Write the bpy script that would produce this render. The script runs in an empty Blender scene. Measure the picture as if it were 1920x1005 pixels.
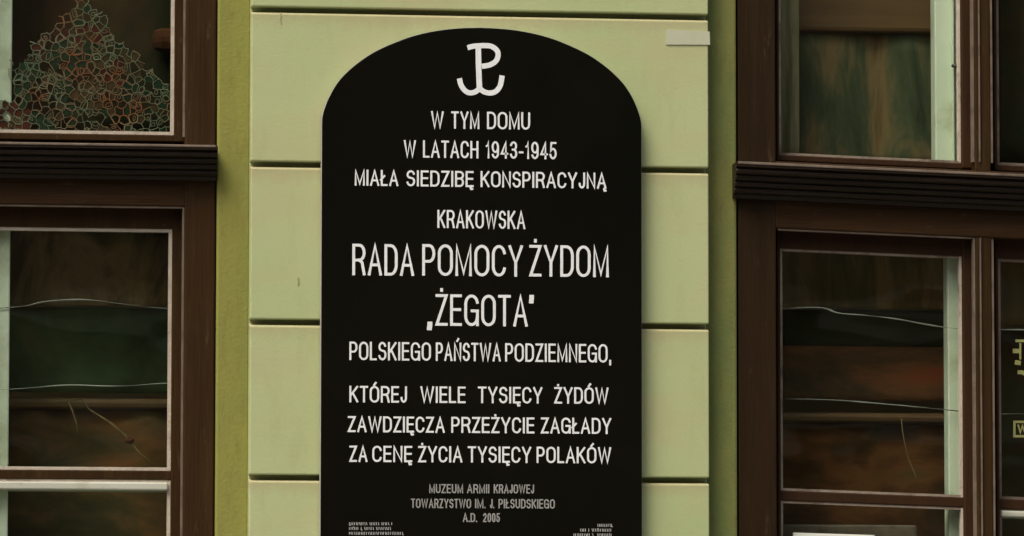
import bpy, bmesh, math, random
from mathutils import Vector, Matrix, geometry
R = math.radians
SC = bpy.context.scene
COL = SC.collection

# ------------------------------------------------------------------ camera
P0 = Vector((0.0, 0.0, 2.6))
CAM = Vector((-1.30, -10.0, 1.72))
fwd = (P0 - CAM).normalized()
cam_d = bpy.data.cameras.new("camera")
cam = bpy.data.objects.new("camera", cam_d); COL.objects.link(cam)
ROLL = R(0.05)
quat = fwd.to_track_quat('-Z', 'Y')
cam.rotation_mode = 'QUATERNION'
cam.rotation_quaternion = quat @ Matrix.Rotation(ROLL, 4, 'Z').to_quaternion()
cam.location = CAM
FPX = (P0 - CAM).length * 1000.0            # one photo pixel is about 1 mm on the wall
cam_d.sensor_width = 36.0
cam_d.lens = 36.0 * FPX / 1920.0
cam_d.clip_start = 0.1
cam_d.clip_end = 2000
SC.camera = cam
_M = cam.rotation_quaternion.to_matrix()

def W(px, py, y=0.0):
    """measure: photo position -> point on the upright plane at depth y"""
    d = _M @ Vector(((px - 960) / FPX, -(py - 502.5) / FPX, -1.0))
    t = (y - CAM.y) / d.y
    p = CAM + d * t
    return p.x, p.z

# ------------------------------------------------------------------ light
world = bpy.data.worlds.new("World"); SC.world = world
world.use_nodes = True
wn = world.node_tree; wn.nodes.clear()
SUN_EL, SUN_AZ = 56.0, -46.0                 # azimuth measured from straight in front of the wall, minus = from the left
sky = wn.nodes.new("ShaderNodeTexSky"); sky.sky_type = 'NISHITA'; sky.sun_disc = False
sky.sun_elevation = R(SUN_EL); sky.sun_rotation = R(180 - SUN_AZ)
sky.air_density = 1.0; sky.dust_density = 6.0; sky.ozone_density = 0.4
bg = wn.nodes.new("ShaderNodeBackground"); bg.inputs["Strength"].default_value = 0.11
wo = wn.nodes.new("ShaderNodeOutputWorld")
wn.links.new(sky.outputs[0], bg.inputs[0]); wn.links.new(bg.outputs[0], wo.inputs[0])
sun_d = bpy.data.lights.new("sun", 'SUN'); sun_d.energy = 2.0; sun_d.angle = R(30); sun_d.color = (1.0, 0.93, 0.82)
sun = bpy.data.objects.new("sun", sun_d); COL.objects.link(sun)
sdir = Vector((math.sin(R(SUN_AZ)) * math.cos(R(SUN_EL)), -math.cos(R(SUN_AZ)) * math.cos(R(SUN_EL)), math.sin(R(SUN_EL))))
sun.rotation_euler = (-sdir).to_track_quat('-Z', 'Y').to_euler()
sun.location = (-4, -8, 14)
vs = SC.view_settings
vs.view_transform = 'Standard'; vs.look = 'None'; vs.exposure = 0.44; vs.gamma = 1.0; vs.use_curve_mapping = False

# ------------------------------------------------------------------ materials
def mat(name, col, rough=0.6, spec=0.4, var=None, scale=6.0, stretch=(1, 1, 1), bump=0.0, bscale=80.0, bstretch=(1, 1, 1),
        stain=None, stain_scale=2.0, stain_stretch=(1, 1, 1), stain_lo=0.52, stain_hi=0.75, rvar=0.0, metal=0.0, coat=0.0, chip=None, chip_scale=40, chip_stretch=(1, 1, 1), chip_lo=0.66, chip_hi=0.70, dirt=None):
    m = bpy.data.materials.new(name); m.use_nodes = True
    nt = m.node_tree; n = nt.nodes; l = nt.links
    b = n["Principled BSDF"]
    b.inputs["Roughness"].default_value = rough
    b.inputs["Specular IOR Level"].default_value = spec
    b.inputs["Metallic"].default_value = metal
    b.inputs["Coat Weight"].default_value = coat
    tc = n.new("ShaderNodeTexCoord")
    def noise(sc, st, detail=6, rough_=0.6):
        mp = n.new("ShaderNodeMapping"); mp.inputs["Scale"].default_value = st
        l.new(tc.outputs["Object"], mp.inputs[0])
        t = n.new("ShaderNodeTexNoise"); t.inputs["Scale"].default_value = sc
        t.inputs["Detail"].default_value = detail; t.inputs["Roughness"].default_value = rough_
        l.new(mp.outputs[0], t.inputs["Vector"]); return t
    out = None
    if var:
        t = noise(scale, stretch)
        r = n.new("ShaderNodeValToRGB"); r.color_ramp.elements[0].position = 0.3; r.color_ramp.elements[1].position = 0.7
        r.color_ramp.elements[0].color = (*col, 1); r.color_ramp.elements[1].color = (*var, 1)
        l.new(t.outputs["Fac"], r.inputs[0]); out = r.outputs[0]
    if stain:
        t = noise(stain_scale, stain_stretch, 8, 0.65)
        r = n.new("ShaderNodeMapRange"); r.inputs["From Min"].default_value = stain_lo; r.inputs["From Max"].default_value = stain_hi
        l.new(t.outputs["Fac"], r.inputs[0])
        mx = n.new("ShaderNodeMix"); mx.data_type = 'RGBA'
        mx.inputs[6].default_value = (*col, 1); mx.inputs[7].default_value = (*stain, 1)
        if out: l.new(out, mx.inputs[6])
        l.new(r.outputs[0], mx.inputs[0]); out = mx.outputs[2]
    if chip:
        t = noise(chip_scale, chip_stretch, 7, 0.7)
        r = n.new("ShaderNodeMapRange"); r.inputs["From Min"].default_value = chip_lo; r.inputs["From Max"].default_value = chip_hi
        l.new(t.outputs["Fac"], r.inputs[0])
        mx = n.new("ShaderNodeMix"); mx.data_type = 'RGBA'; mx.inputs[7].default_value = (*chip, 1)
        l.new(out, mx.inputs[6]); l.new(r.outputs[0], mx.inputs[0]); out = mx.outputs[2]
    if dirt:                                    # rain dirt lying just under each groove of the wall
        dcol, zg, st_ = dirt
        sx = n.new("ShaderNodeSeparateXYZ"); l.new(tc.outputs["Object"], sx.inputs[0])
        def mth(op, a, v):
            q = n.new("ShaderNodeMath"); q.operation = op
            for k_, w_ in ((0, a), (1, v)):
                if w_ is None: continue
                if isinstance(w_, (int, float)): q.inputs[k_].default_value = w_
                else: l.new(w_, q.inputs[k_])
            return q.outputs[0]
        fr_ = mth('FRACT', mth('DIVIDE', mth('SUBTRACT', zg, sx.outputs[2]), st_), None)
        t = noise(9, (4, 1, 0.6), 6, 0.7)
        reach = mth('MULTIPLY', t.outputs["Fac"], 0.26)
        a_ = mth('SUBTRACT', 1.0, mth('DIVIDE', fr_, reach))
        cl_ = n.new("ShaderNodeClamp"); l.new(a_, cl_.inputs[0])
        f_ = mth('MULTIPLY', cl_.outputs[0], 0.75)
        mx = n.new("ShaderNodeMix"); mx.data_type = 'RGBA'; mx.inputs[7].default_value = (*dcol, 1)
        l.new(out, mx.inputs[6]); l.new(f_, mx.inputs[0]); out = mx.outputs[2]
    if out: l.new(out, b.inputs["Base Color"])
    else: b.inputs["Base Color"].default_value = (*col, 1)
    if bump:
        t = noise(bscale, bstretch, 5, 0.6)
        bp = n.new("ShaderNodeBump"); bp.inputs["Strength"].default_value = bump; bp.inputs["Distance"].default_value = 0.004
        l.new(t.outputs["Fac"], bp.inputs["Height"]); l.new(bp.outputs[0], b.inputs["Normal"])
    if rvar:
        t = noise(14, (1, 1, 1))
        r = n.new("ShaderNodeMapRange"); r.inputs["To Min"].default_value = rough - rvar; r.inputs["To Max"].default_value = rough + rvar
        l.new(t.outputs["Fac"], r.inputs[0]); l.new(r.outputs[0], b.inputs["Roughness"])
    return m

def glass_mat(name, tint=(0.93, 0.97, 0.94), refl=1.0, wob=0.12):
    m = bpy.data.materials.new(name); m.use_nodes = True
    nt = m.node_tree; n = nt.nodes; l = nt.links; n.clear()
    o = n.new("ShaderNodeOutputMaterial"); mx = n.new("ShaderNodeMixShader")
    tr = n.new("ShaderNodeBsdfTransparent"); tr.inputs[0].default_value = (*tint, 1)
    gl = n.new("ShaderNodeBsdfGlossy"); gl.inputs["Roughness"].default_value = 0.02
    fr = n.new("ShaderNodeFresnel"); fr.inputs["IOR"].default_value = 1.52
    mu = n.new("ShaderNodeMath"); mu.operation = 'MULTIPLY'; mu.inputs[1].default_value = 1.9 * refl
    tc = n.new("ShaderNodeTexCoord"); mp = n.new("ShaderNodeMapping"); mp.inputs["Scale"].default_value = (1.5, 1.5, 3)
    no = n.new("ShaderNodeTexNoise"); no.inputs["Scale"].default_value = 1.6; no.inputs["Detail"].default_value = 2
    bp = n.new("ShaderNodeBump"); bp.inputs["Strength"].default_value = wob; bp.inputs["Distance"].default_value = 0.012
    l.new(tc.outputs["Object"], mp.inputs[0]); l.new(mp.outputs[0], no.inputs["Vector"]); l.new(no.outputs["Fac"], bp.inputs["Height"])
    l.new(bp.outputs[0], gl.inputs["Normal"])
    ge = n.new("ShaderNodeNewGeometry"); iv = n.new("ShaderNodeMath"); iv.operation = 'SUBTRACT'; iv.inputs[0].default_value = 1.0
    l.new(ge.outputs["Backfacing"], iv.inputs[1])
    m2 = n.new("ShaderNodeMath"); m2.operation = 'MULTIPLY'      # the pane mirrors on its outer face only
    l.new(fr.outputs[0], mu.inputs[0]); l.new(mu.outputs[0], m2.inputs[0]); l.new(iv.outputs[0], m2.inputs[1]); l.new(m2.outputs[0], mx.inputs[0])
    l.new(tr.outputs[0], mx.inputs[1]); l.new(gl.outputs[0], mx.inputs[2]); l.new(mx.outputs[0], o.inputs[0])
    return m

gz = [W(530, v, 0.0)[1] for v in (17.5, 307.5, 603.5, 895)]      # groove heights
step = (gz[0] - gz[3]) / 3
M = {}
M['plaster'] = mat("green_plaster", (0.395, 0.470, 0.225), 0.85, 0.2, var=(0.465, 0.505, 0.27), scale=2.2, bump=0.14, bscale=160,
                   stain=(0.455, 0.425, 0.235), stain_scale=3.0, stain_stretch=(1, 1, 2.5), stain_lo=0.48, stain_hi=0.75,
                   chip=(0.385, 0.42, 0.205), chip_scale=7, chip_stretch=(3, 1, 0.9), chip_lo=0.52, chip_hi=0.80, dirt=((0.40, 0.335, 0.19), gz[0], step))
M['band'] = mat("olive_plaster", (0.27, 0.26, 0.062), 0.85, 0.2, var=(0.235, 0.245, 0.06), scale=7, stretch=(1, 1, 0.4), bump=0.25, bscale=150,
                stain=(0.20, 0.215, 0.06), stain_scale=5, stain_stretch=(1.5, 1, 0.5), stain_lo=0.46, stain_hi=0.72,
                chip=(0.205, 0.195, 0.048), chip_scale=44, chip_stretch=(1.6, 1, 0.45), chip_lo=0.50, chip_hi=0.72)
M['band_dark'] = mat("dark_olive_plaster", (0.185, 0.20, 0.062), 0.85, 0.2, var=(0.20, 0.20, 0.06), scale=7, stretch=(1, 1, 0.4), bump=0.25, bscale=150,
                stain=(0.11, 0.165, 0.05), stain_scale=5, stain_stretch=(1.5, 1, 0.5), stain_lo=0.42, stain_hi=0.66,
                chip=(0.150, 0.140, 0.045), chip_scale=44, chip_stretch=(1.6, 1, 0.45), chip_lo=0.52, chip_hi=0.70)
M['paint_dark'] = mat("dark_brown_paint", (0.017, 0.0090, 0.0040), 0.40, 0.25, var=(0.012, 0.0064, 0.003), scale=5, stretch=(0.6, 1, 6), bump=0.3, bscale=30, bstretch=(0.5, 1, 8))
M['paint'] = mat("brown_paint", (0.042, 0.0200, 0.0050), 0.50, 0.14, var=(0.028, 0.0138, 0.0036), scale=5, stretch=(6, 1, 0.6), bump=0.35, bscale=30,
                 bstretch=(8, 1, 0.5), stain=(0.050, 0.028, 0.009), stain_scale=9, stain_stretch=(5, 1, 0.5), rvar=0.08,
                 chip=(0.080, 0.056, 0.026), chip_scale=26, chip_stretch=(1.6, 1, 0.5), chip_lo=0.60, chip_hi=0.72)
M['paint_deep'] = mat("deep_brown_paint", (0.0270, 0.0132, 0.0038), 0.50, 0.14, var=(0.0180, 0.0100, 0.0030), scale=5, stretch=(6, 1, 0.6), bump=0.3, bscale=30,
                 bstretch=(8, 1, 0.5), stain=(0.034, 0.018, 0.007), stain_scale=9, stain_stretch=(5, 1, 0.5), rvar=0.06,
                 chip=(0.060, 0.042, 0.020), chip_scale=26, chip_stretch=(1.6, 1, 0.5), chip_lo=0.60, chip_hi=0.72)
M['arris'] = mat("worn_arris", (0.060, 0.048, 0.040), 0.5, 0.3, var=(0.028, 0.021, 0.017), scale=24, stretch=(0.3, 1, 1))
M['paint_h'] = mat("brown_paint_along", (0.042, 0.0195, 0.0050), 0.50, 0.14, var=(0.027, 0.0130, 0.0036), scale=5, stretch=(0.6, 1, 6), bump=0.35, bscale=30,
                   bstretch=(0.5, 1, 8), stain=(0.05, 0.026, 0.010), stain_scale=9, stain_stretch=(0.5, 1, 5), rvar=0.08,
                   chip=(0.080, 0.056, 0.026), chip_scale=26, chip_stretch=(0.5, 1, 1.6), chip_lo=0.60, chip_hi=0.72)
M['paint_red'] = mat("red_brown_paint", (0.040, 0.0180, 0.0065), 0.55, 0.14, var=(0.028, 0.0130, 0.005), scale=5, stretch=(6, 1, 0.6), bump=0.35, bscale=30, bstretch=(8, 1, 0.5))
M['bead'] = mat("weathered_putty", (0.56, 0.50, 0.40), 0.7, 0.3, var=(0.42, 0.36, 0.28), scale=22, stretch=(1, 1, 1), bump=0.5, bscale=150,
                stain=(0.20, 0.15, 0.10), stain_scale=16, stain_lo=0.55, stain_hi=0.7)
M['bead_worn'] = mat("worn_putty", (0.30, 0.25, 0.19), 0.7, 0.3, var=(0.20, 0.16, 0.115), scale=22, bump=0.5, bscale=150, stain=(0.08, 0.055, 0.035), stain_scale=16, stain_lo=0.5, stain_hi=0.7)
M['edge'] = mat("worn_edge", (0.19, 0.15, 0.11), 0.6, 0.3, var=(0.12, 0.09, 0.065), scale=30, stain=(0.06, 0.04, 0.025), stain_scale=20)
M['cream'] = mat("cream_paint", (0.78, 0.82, 0.66), 0.5, 0.4, var=(0.70, 0.76, 0.58), scale=6, stain=(0.42, 0.42, 0.26), stain_scale=7, bump=0.2, bscale=60)
M['strip'] = mat("worn_pale_strip", (0.56, 0.57, 0.48), 0.6, 0.3, var=(0.44, 0.46, 0.37), scale=12, stretch=(0.5, 1, 1), stain=(0.33, 0.32, 0.22), stain_scale=18)
M['granite'] = mat("black_granite", (0.0040, 0.0042, 0.0026), 0.12, 0.42, var=(0.0042, 0.0045, 0.0034), scale=240, stain=(0.0085, 0.0075, 0.0042), stain_scale=1.5, rvar=0.05)
M['granite_edge'] = mat("sawn_granite_edge", (0.42, 0.41, 0.38), 0.7, 0.3, var=(0.33, 0.32, 0.30), scale=60)
M['letter'] = mat("white_inlay", (0.83, 0.86, 0.85), 0.6, 0.3, var=(0.72, 0.75, 0.74), scale=90)
M['letter_dim'] = mat("grey_inlay", (0.34, 0.34, 0.32), 0.6, 0.3, var=(0.27, 0.27, 0.25), scale=90)
M['letter_mid'] = mat("worn_white_inlay", (0.55, 0.55, 0.52), 0.6, 0.3, var=(0.42, 0.42, 0.40), scale=90)
M['glass'] = glass_mat("old_window_glass")
M['paper'] = mat("white_paper", (0.50, 0.51, 0.38), 0.8, 0.2, var=(0.45, 0.48, 0.33), scale=25, stain=(0.52, 0.50, 0.38), stain_scale=12)
M['card'] = mat("white_card", (0.86, 0.87, 0.80), 0.7, 0.2, var=(0.76, 0.78, 0.70), scale=8)
M['streak'] = mat("pale_streak", (0.06, 0.06, 0.05), 0.5, 0.3, var=(0.52, 0.52, 0.45), scale=7)
M['room'] = mat("dark_room_paint", (0.30, 0.19, 0.085), 0.8, 0.2, var=(0.22, 0.17, 0.07), scale=2.2, stain=(0.13, 0.16, 0.065), stain_scale=2.6)
M['backing'] = mat("dark_backing_wood", (0.19, 0.10, 0.040), 0.6, 0.3, var=(0.12, 0.066, 0.026), scale=4, stretch=(0.6, 1, 9), stain=(0.11, 0.095, 0.035), stain_scale=3)
M['olive_cloth'] = mat("olive_curtain", (0.16, 0.125, 0.055), 0.9, 0.1, var=(0.10, 0.082, 0.035), scale=5, stretch=(7, 1, 0.4), bump=0.4, bscale=200)
M['green_cloth'] = mat("dark_green_curtain", (0.060, 0.075, 0.032), 0.9, 0.1, var=(0.036, 0.050, 0.022), scale=4, stretch=(3, 1, 0.8), bump=0.4, bscale=200)
M['rust'] = mat("rust_red", (0.115, 0.040, 0.016), 0.9, 0.1, var=(0.06, 0.025, 0.011), scale=9)
M['straw'] = mat("straw", (0.32, 0.22, 0.10), 0.8, 0.2, var=(0.07, 0.045, 0.02), scale=14)
M['gold'] = mat("gold_leaf", (0.56, 0.48, 0.20), 0.45, 0.5, var=(0.54, 0.46, 0.18), scale=30)
M['ochre'] = mat("ochre_cloth", (0.20, 0.125, 0.036), 0.9, 0.1, var=(0.12, 0.072, 0.024), scale=4, stretch=(9, 1, 0.5))
M['thread'] = mat("lace_thread", (0.29, 0.27, 0.18), 0.8, 0.2, var=(0.13, 0.19, 0.11), scale=14, stain=(0.34, 0.12, 0.055), stain_scale=9, stain_lo=0.47, stain_hi=0.6)
M['leaf_green'] = mat("lace_green", (0.018, 0.044, 0.018), 0.8, 0.2, var=(0.009, 0.020, 0.009), scale=30)
M['leaf_red'] = mat("lace_red", (0.11, 0.020, 0.011), 0.8, 0.2, var=(0.045, 0.012, 0.007), scale=30)
M['leaf_ochre'] = mat("lace_ochre", (0.085, 0.050, 0.018), 0.8, 0.2, var=(0.045, 0.026, 0.011), scale=30)
M['leaf_dark'] = mat("lace_dark", (0.028, 0.024, 0.012), 0.8, 0.2, var=(0.05, 0.042, 0.021), scale=30)
M['iron'] = mat("dark_iron", (0.02, 0.018, 0.015), 0.5, 0.4)
M['iron_stain'] = mat("dull_crack", (0.24, 0.25, 0.12), 0.9, 0.1, var=(0.30, 0.31, 0.15), scale=60)
M['street'] = mat("street_stone", (0.13, 0.125, 0.115), 0.8, 0.3, var=(0.19, 0.18, 0.165), scale=12, bump=0.6, bscale=20)
M['opposite'] = mat("brown_render", (0.36, 0.23, 0.125), 0.9, 0.2, var=(0.26, 0.18, 0.10), scale=1.5, stain=(0.15, 0.16, 0.075), stain_scale=1.2)
M['opp_trim'] = mat("brown_ledge", (0.48, 0.38, 0.25), 0.9, 0.2, var=(0.40, 0.32, 0.20), scale=6)
M['opp_green'] = mat("dark_green_shutter", (0.020, 0.035, 0.018), 0.6, 0.3, var=(0.03, 0.045, 0.02), scale=8)

# ------------------------------------------------------------------ helpers
def mottle(name, cols, scale, st):  # patchy colours imitating blurred reflections in the panes
    m = bpy.data.materials.new(name); m.use_nodes = True
    nt = m.node_tree; n = nt.nodes; l = nt.links; b = n["Principled BSDF"]
    b.inputs["Roughness"].default_value = 0.9; b.inputs["Specular IOR Level"].default_value = 0.1
    tc = n.new("ShaderNodeTexCoord"); mp = n.new("ShaderNodeMapping"); mp.inputs["Scale"].default_value = st
    t = n.new("ShaderNodeTexNoise"); t.inputs["Scale"].default_value = scale; t.inputs["Detail"].default_value = 6; t.inputs["Roughness"].default_value = 0.62
    t.inputs["Distortion"].default_value = 0.5
    rp = n.new("ShaderNodeValToRGB"); e = rp.color_ramp.elements
    e[0].position = 0.32; e[0].color = (*cols[0], 1); e[1].position = 0.72; e[1].color = (*cols[3], 1)
    for p_, c_ in ((0.46, cols[1]), (0.58, cols[2])): q = e.new(p_); q.color = (*c_, 1)
    l.new(tc.outputs["Object"], mp.inputs[0]); l.new(mp.outputs[0], t.inputs["Vector"]); l.new(t.outputs["Fac"], rp.inputs[0]); l.new(rp.outputs[0], b.inputs["Base Color"])
    return m

class MB:
    def __init__(s): s.bm = bmesh.new(); s.mi = 0
    def box(s, x0, x1, z0, z1, y0, y1):
        if x0 > x1: x0, x1 = x1, x0
        if z0 > z1: z0, z1 = z1, z0
        if y0 > y1: y0, y1 = y1, y0
        v = [s.bm.verts.new(p) for p in ((x0, y0, z0), (x1, y0, z0), (x1, y1, z0), (x0, y1, z0), (x0, y0, z1), (x1, y0, z1), (x1, y1, z1), (x0, y1, z1))]
        for f in ((3, 2, 1, 0), (4, 5, 6, 7), (0, 1, 5, 4), (1, 2, 6, 5), (2, 3, 7, 6), (3, 0, 4, 7)):
            s.bm.faces.new([v[i] for i in f]).material_index = s.mi
        return s
    def prism_x(s, prof, x0, x1, marks=()):
        """closed outline of (y, z) points run along x; marks = outline segments that take the second material"""
        a = [s.bm.verts.new((x0, y, z)) for y, z in prof]; b = [s.bm.verts.new((x1, y, z)) for y, z in prof]
        n = len(prof)
        s.bm.faces.new(a); s.bm.faces.new(b[::-1])
        for i in range(n):
            j = (i + 1) % n
            s.bm.faces.new((a[j], a[i], b[i], b[j])).material_index = 1 if i in marks else 0
        return s
    def prism_y(s, prof, y0, y1, side_mi=None):
        """closed outline of (x, z) points given depth from y0 (front) to y1"""
        a = [s.bm.verts.new((x, y0, z)) for x, z in prof]; b = [s.bm.verts.new((x, y1, z)) for x, z in prof]
        n = len(prof)
        s.bm.faces.new(a).material_index = s.mi; s.bm.faces.new(b[::-1]).material_index = s.mi
        for i in range(n):
            j = (i + 1) % n
            s.bm.faces.new((a[j], a[i], b[i], b[j])).material_index = s.mi if side_mi is None else side_mi
        return s
    def tube(s, pts, r, seg=6):
        rings = []
        pts = [Vector(p) for p in pts]
        for i, p in enumerate(pts):
            t = (pts[min(i + 1, len(pts) - 1)] - pts[max(i - 1, 0)]).normalized()
            u = t.cross(Vector((0, 1, 0)))
            if u.length < 1e-4: u = t.cross(Vector((1, 0, 0)))
            u.normalize(); w = t.cross(u)
            rr = r[i] if isinstance(r, (list, tuple)) else r
            rings.append([s.bm.verts.new(p + (u * math.cos(a) + w * math.sin(a)) * rr) for a in [2 * math.pi * k / seg for k in range(seg)]])
        for a, b in zip(rings, rings[1:]):
            for k in range(seg):
                f = s.bm.faces.new((a[k], a[(k + 1) % seg], b[(k + 1) % seg], b[k])); f.smooth = True; f.material_index = s.mi
        s.bm.faces.new(rings[0][::-1]); s.bm.faces.new(rings[-1])
        return s
    def build(s, name, m, parent=None, bevel=0.0, shear=None, smooth=False):
        if shear:
            k, xr = shear
            for v in s.bm.verts: v.co.z -= k * (v.co.x - xr)
        bmesh.ops.recalc_face_normals(s.bm, faces=s.bm.faces)
        me = bpy.data.meshes.new(name); s.bm.to_mesh(me); s.bm.free()
        o = bpy.data.objects.new(name, me); COL.objects.link(o)
        for q in (m if isinstance(m, (list, tuple)) else [m]): me.materials.append(q)
        if parent:
            o.parent = parent
            o.matrix_parent_inverse = Matrix.Translation(-parent.location) if parent.type == 'EMPTY' else Matrix()
        if bevel:
            b = o.modifiers.new("bevel", 'BEVEL'); b.width = bevel; b.segments = 2; b.limit_method = 'ANGLE'; b.angle_limit = R(40)
        return o

def tag(o, label, cat, group=None):
    o["label"] = label; o["category"] = cat
    if group: o["group"] = group
    return o
def struct(o):
    o["kind"] = "structure"; return o
def thing(name, loc, label, cat, group=None):
    o = bpy.data.objects.new(name, None); COL.objects.link(o); o.location = loc
    o.empty_display_size = 0.1
    return tag(o, label, cat, group)

def X(px, y, py=502): return W(px, py, y)[0]
def Z(py, y, px): return W(px, py, y)[1]

# ------------------------------------------------------------------ the wall
BAND_Y = 0.035
pl, pr = X(469.5, 0), X(1329, 0)
facade = thing("house_wall", (0, 0, 0), "pale green plaster house wall with grooved courses and olive bands beside the windows", "wall")
grooves = [gz[0] + step * k for k in (2, 1)] + gz + [gz[3] - step * k for k in (1, 2)]
TOPZ, BOTZ = 3.75, 1.72
def course_profile():
    pts = [(0.30, TOPZ), (0.0, TOPZ)]
    for z in grooves:
        if not BOTZ + 0.05 < z < TOPZ - 0.05: continue
        pts += [(0.0, z + 0.0055), (0.002, z + 0.0048), (0.030, z + 0.0046), (0.030, z - 0.0035), (0.006, z - 0.0058), (0.0, z - 0.0085)]
    pts += [(0.0, BOTZ), (0.30, BOTZ)]
    return pts
m = MB(); m.prism_x(course_profile(), pl, pr); m.build("courses", M['plaster'], facade, bevel=0.0045)
def band(x0, x1, m='band'): return MB().box(x0, x1, BOTZ, TOPZ, BAND_Y, 0.30).build("window_band", M[m], facade, bevel=0.004)
lb0, lb1 = X(406, BAND_Y), pl + 0.002
rb0, rb1 = pr - 0.002, X(1381.5, BAND_Y)
band(lb0, lb1); band(rb0, rb1, 'band_dark')  # right-hand band gets the darker, greener olive
LX0, RX1 = -1.66, 1.42           # far jambs of the two windows, outside the picture
band(LX0 - 0.065, LX0); band(RX1, RX1 + 0.065)
m = MB(); m.prism_x(course_profile(), LX0 - 1.8, LX0 - 0.063); m.build("courses", M['plaster'], facade, bevel=0.0045)
m = MB(); m.prism_x(course_profile(), RX1 + 0.063, RX1 + 1.8); m.build("courses", M['plaster'], facade, bevel=0.0045)
MB().box(LX0 - 1.8, RX1 + 1.8, 0.0, BOTZ, -0.03, 0.30).build("plinth", M['plaster'], facade, bevel=0.006)
MB().box(LX0 - 1.8, RX1 + 1.8, TOPZ, 8.5, -0.002, 0.30).build("upper_storey", M['plaster'], facade, bevel=0.004)

ck = MB()
def rough_strip(mb, pts_, w_):
    for a_, b_ in zip(pts_, pts_[1:]):
        xa, za = W(a_[0], a_[1], -0.0004); xb, zb = W(b_[0], b_[1], -0.0004)
        mb.prism_y([(xa - w_, za), (xb - w_ * 0.7, zb), (xb + w_ * 0.7, zb), (xa + w_, za)], -0.0006, 0.001)
rough_strip(ck, [(526, 23), (527, 31), (526, 38), (528, 47)], 0.0009)
ck.build("crack", M['iron_stain'], facade)
ck = MB(); rough_strip(ck, [(559, 521), (560, 529), (559, 536)], 0.0016); ck.build("chip", M['iron_stain'], facade)

# ------------------------------------------------------------------ windows
CAS_Y = 0.040; SASH_Y = 0.074; GLASS_Y = 0.088; INNER_Y = 0.118; COR_Y = -0.016
def cornice_profile(zt, zb, yw):
    """ribbed transom: a top fillet, then four rounded ribs stepping back to the frame"""
    h = zt - zb; y0 = COR_Y
    pts = [(yw + 0.02, zt), (y0 + 0.006, zt), (y0, zt - 0.04 * h), (y0, zt - 0.13 * h), (y0 + 0.008, zt - 0.16 * h)]
    yy = y0 + 0.005; z = zt - 0.20 * h
    for k in range(4):
        rh = 0.17 * h
        pts += [(yy + 0.0022, z), (yy, z - 0.22 * rh), (yy, z - 0.60 * rh), (yy + 0.004, z - 0.85 * rh), (yy + 0.012, z - 0.9 * rh), (yy + 0.012, z - 1.0 * rh)]
        z -= 1.02 * rh; yy += 0.007
    pts += [(yy + 0.006, z), (yy + 0.010, zb), (yw + 0.02, zb)]
    return pts

# ---- left window
lw = thing("wooden_window", (LX0 * 0.5 + lb0 * 0.5, 0.1, BOTZ), "dark brown wooden window left of the black plaque, lace triangle behind its upper pane", "window", "wooden windows beside the plaque")
WT, WB = TOPZ - 0.01, BOTZ + 0.01
def L(px0, px1, py0, py1, y):   # rectangle measured in the photo at depth y -> x0, x1, z0, z1
    return X(px0, y, (py0 + py1) / 2), X(px1, y, (py0 + py1) / 2), Z(py1, y, 200), Z(py0, y, 200)
# casing: two stiles, transom rail, head and sill, centre mullion
xs0, xs1 = X(345.5, CAS_Y), X(403.5, CAS_Y)
mxa, mxb = X(-105, CAS_Y), X(-52, CAS_Y)
zr0, zr1 = Z(385, CAS_Y, 200), Z(268, CAS_Y, 200)
fm = MB()
fm.box(xs0, xs1, WB, WT, CAS_Y, 0.26)
fm.box(LX0 + 0.006, LX0 + 0.064, WB, WT, CAS_Y, 0.26)
fm.build("casing", M['paint'], lw, bevel=0.003)
fm = MB()
fm.box(LX0 + 0.062, xs0 + 0.002, zr0, zr1, CAS_Y + 0.001, 0.24)
fm.box(LX0 + 0.062, xs0 + 0.002, WT - 0.06, WT, CAS_Y + 0.001, 0.24)
fm.box(LX0 + 0.062, xs0 + 0.002, WB, WB + 0.06, CAS_Y + 0.001, 0.24)
fm.build("rail", M['paint_h'], lw, bevel=0.003)
fm = MB(); fm.box(mxa, mxb, WB + 0.058, zr0 + 0.002, CAS_Y + 0.003, 0.23); fm.box(mxa, mxb, zr1 - 0.002, WT - 0.058, CAS_Y + 0.003, 0.23)
fm.build("mullion", M['paint'], lw, bevel=0.003)
# thin worn highlight moulding down the casing's inner arris and along the rail
em = MB(); em.box(xs0 - 0.0035, xs0 - 0.0003, zr1 + 0.014, WT - 0.07, CAS_Y + 0.004, CAS_Y + 0.02); em.box(xs0 - 0.0035, xs0 - 0.0003, WB + 0.07, zr0 - 0.001, CAS_Y + 0.004, CAS_Y + 0.02)
em.box(LX0 + 0.066, xs0 - 0.004, zr0 - 0.0032, zr0 - 0.0003, CAS_Y + 0.004, CAS_Y + 0.02)
em.build("edge_moulding", M['edge'], lw)
cx1 = X(408.5, COR_Y, 300)
MB().prism_x(cornice_profile(Z(270, COR_Y, 200), Z(335, COR_Y + 0.03, 200), CAS_Y), LX0 - 0.003, cx1, (5, 11, 17, 23)).build("cornice", [M['paint_dark'], M['arris']], lw)
MB().box(LX0 + 0.0, cx1 - 0.004, Z(273.5, COR_Y, 200), Z(269, COR_Y, 200), COR_Y - 0.0015, COR_Y + 0.06).build("cornice_cap", M['edge'], lw, bevel=0.001)

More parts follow.
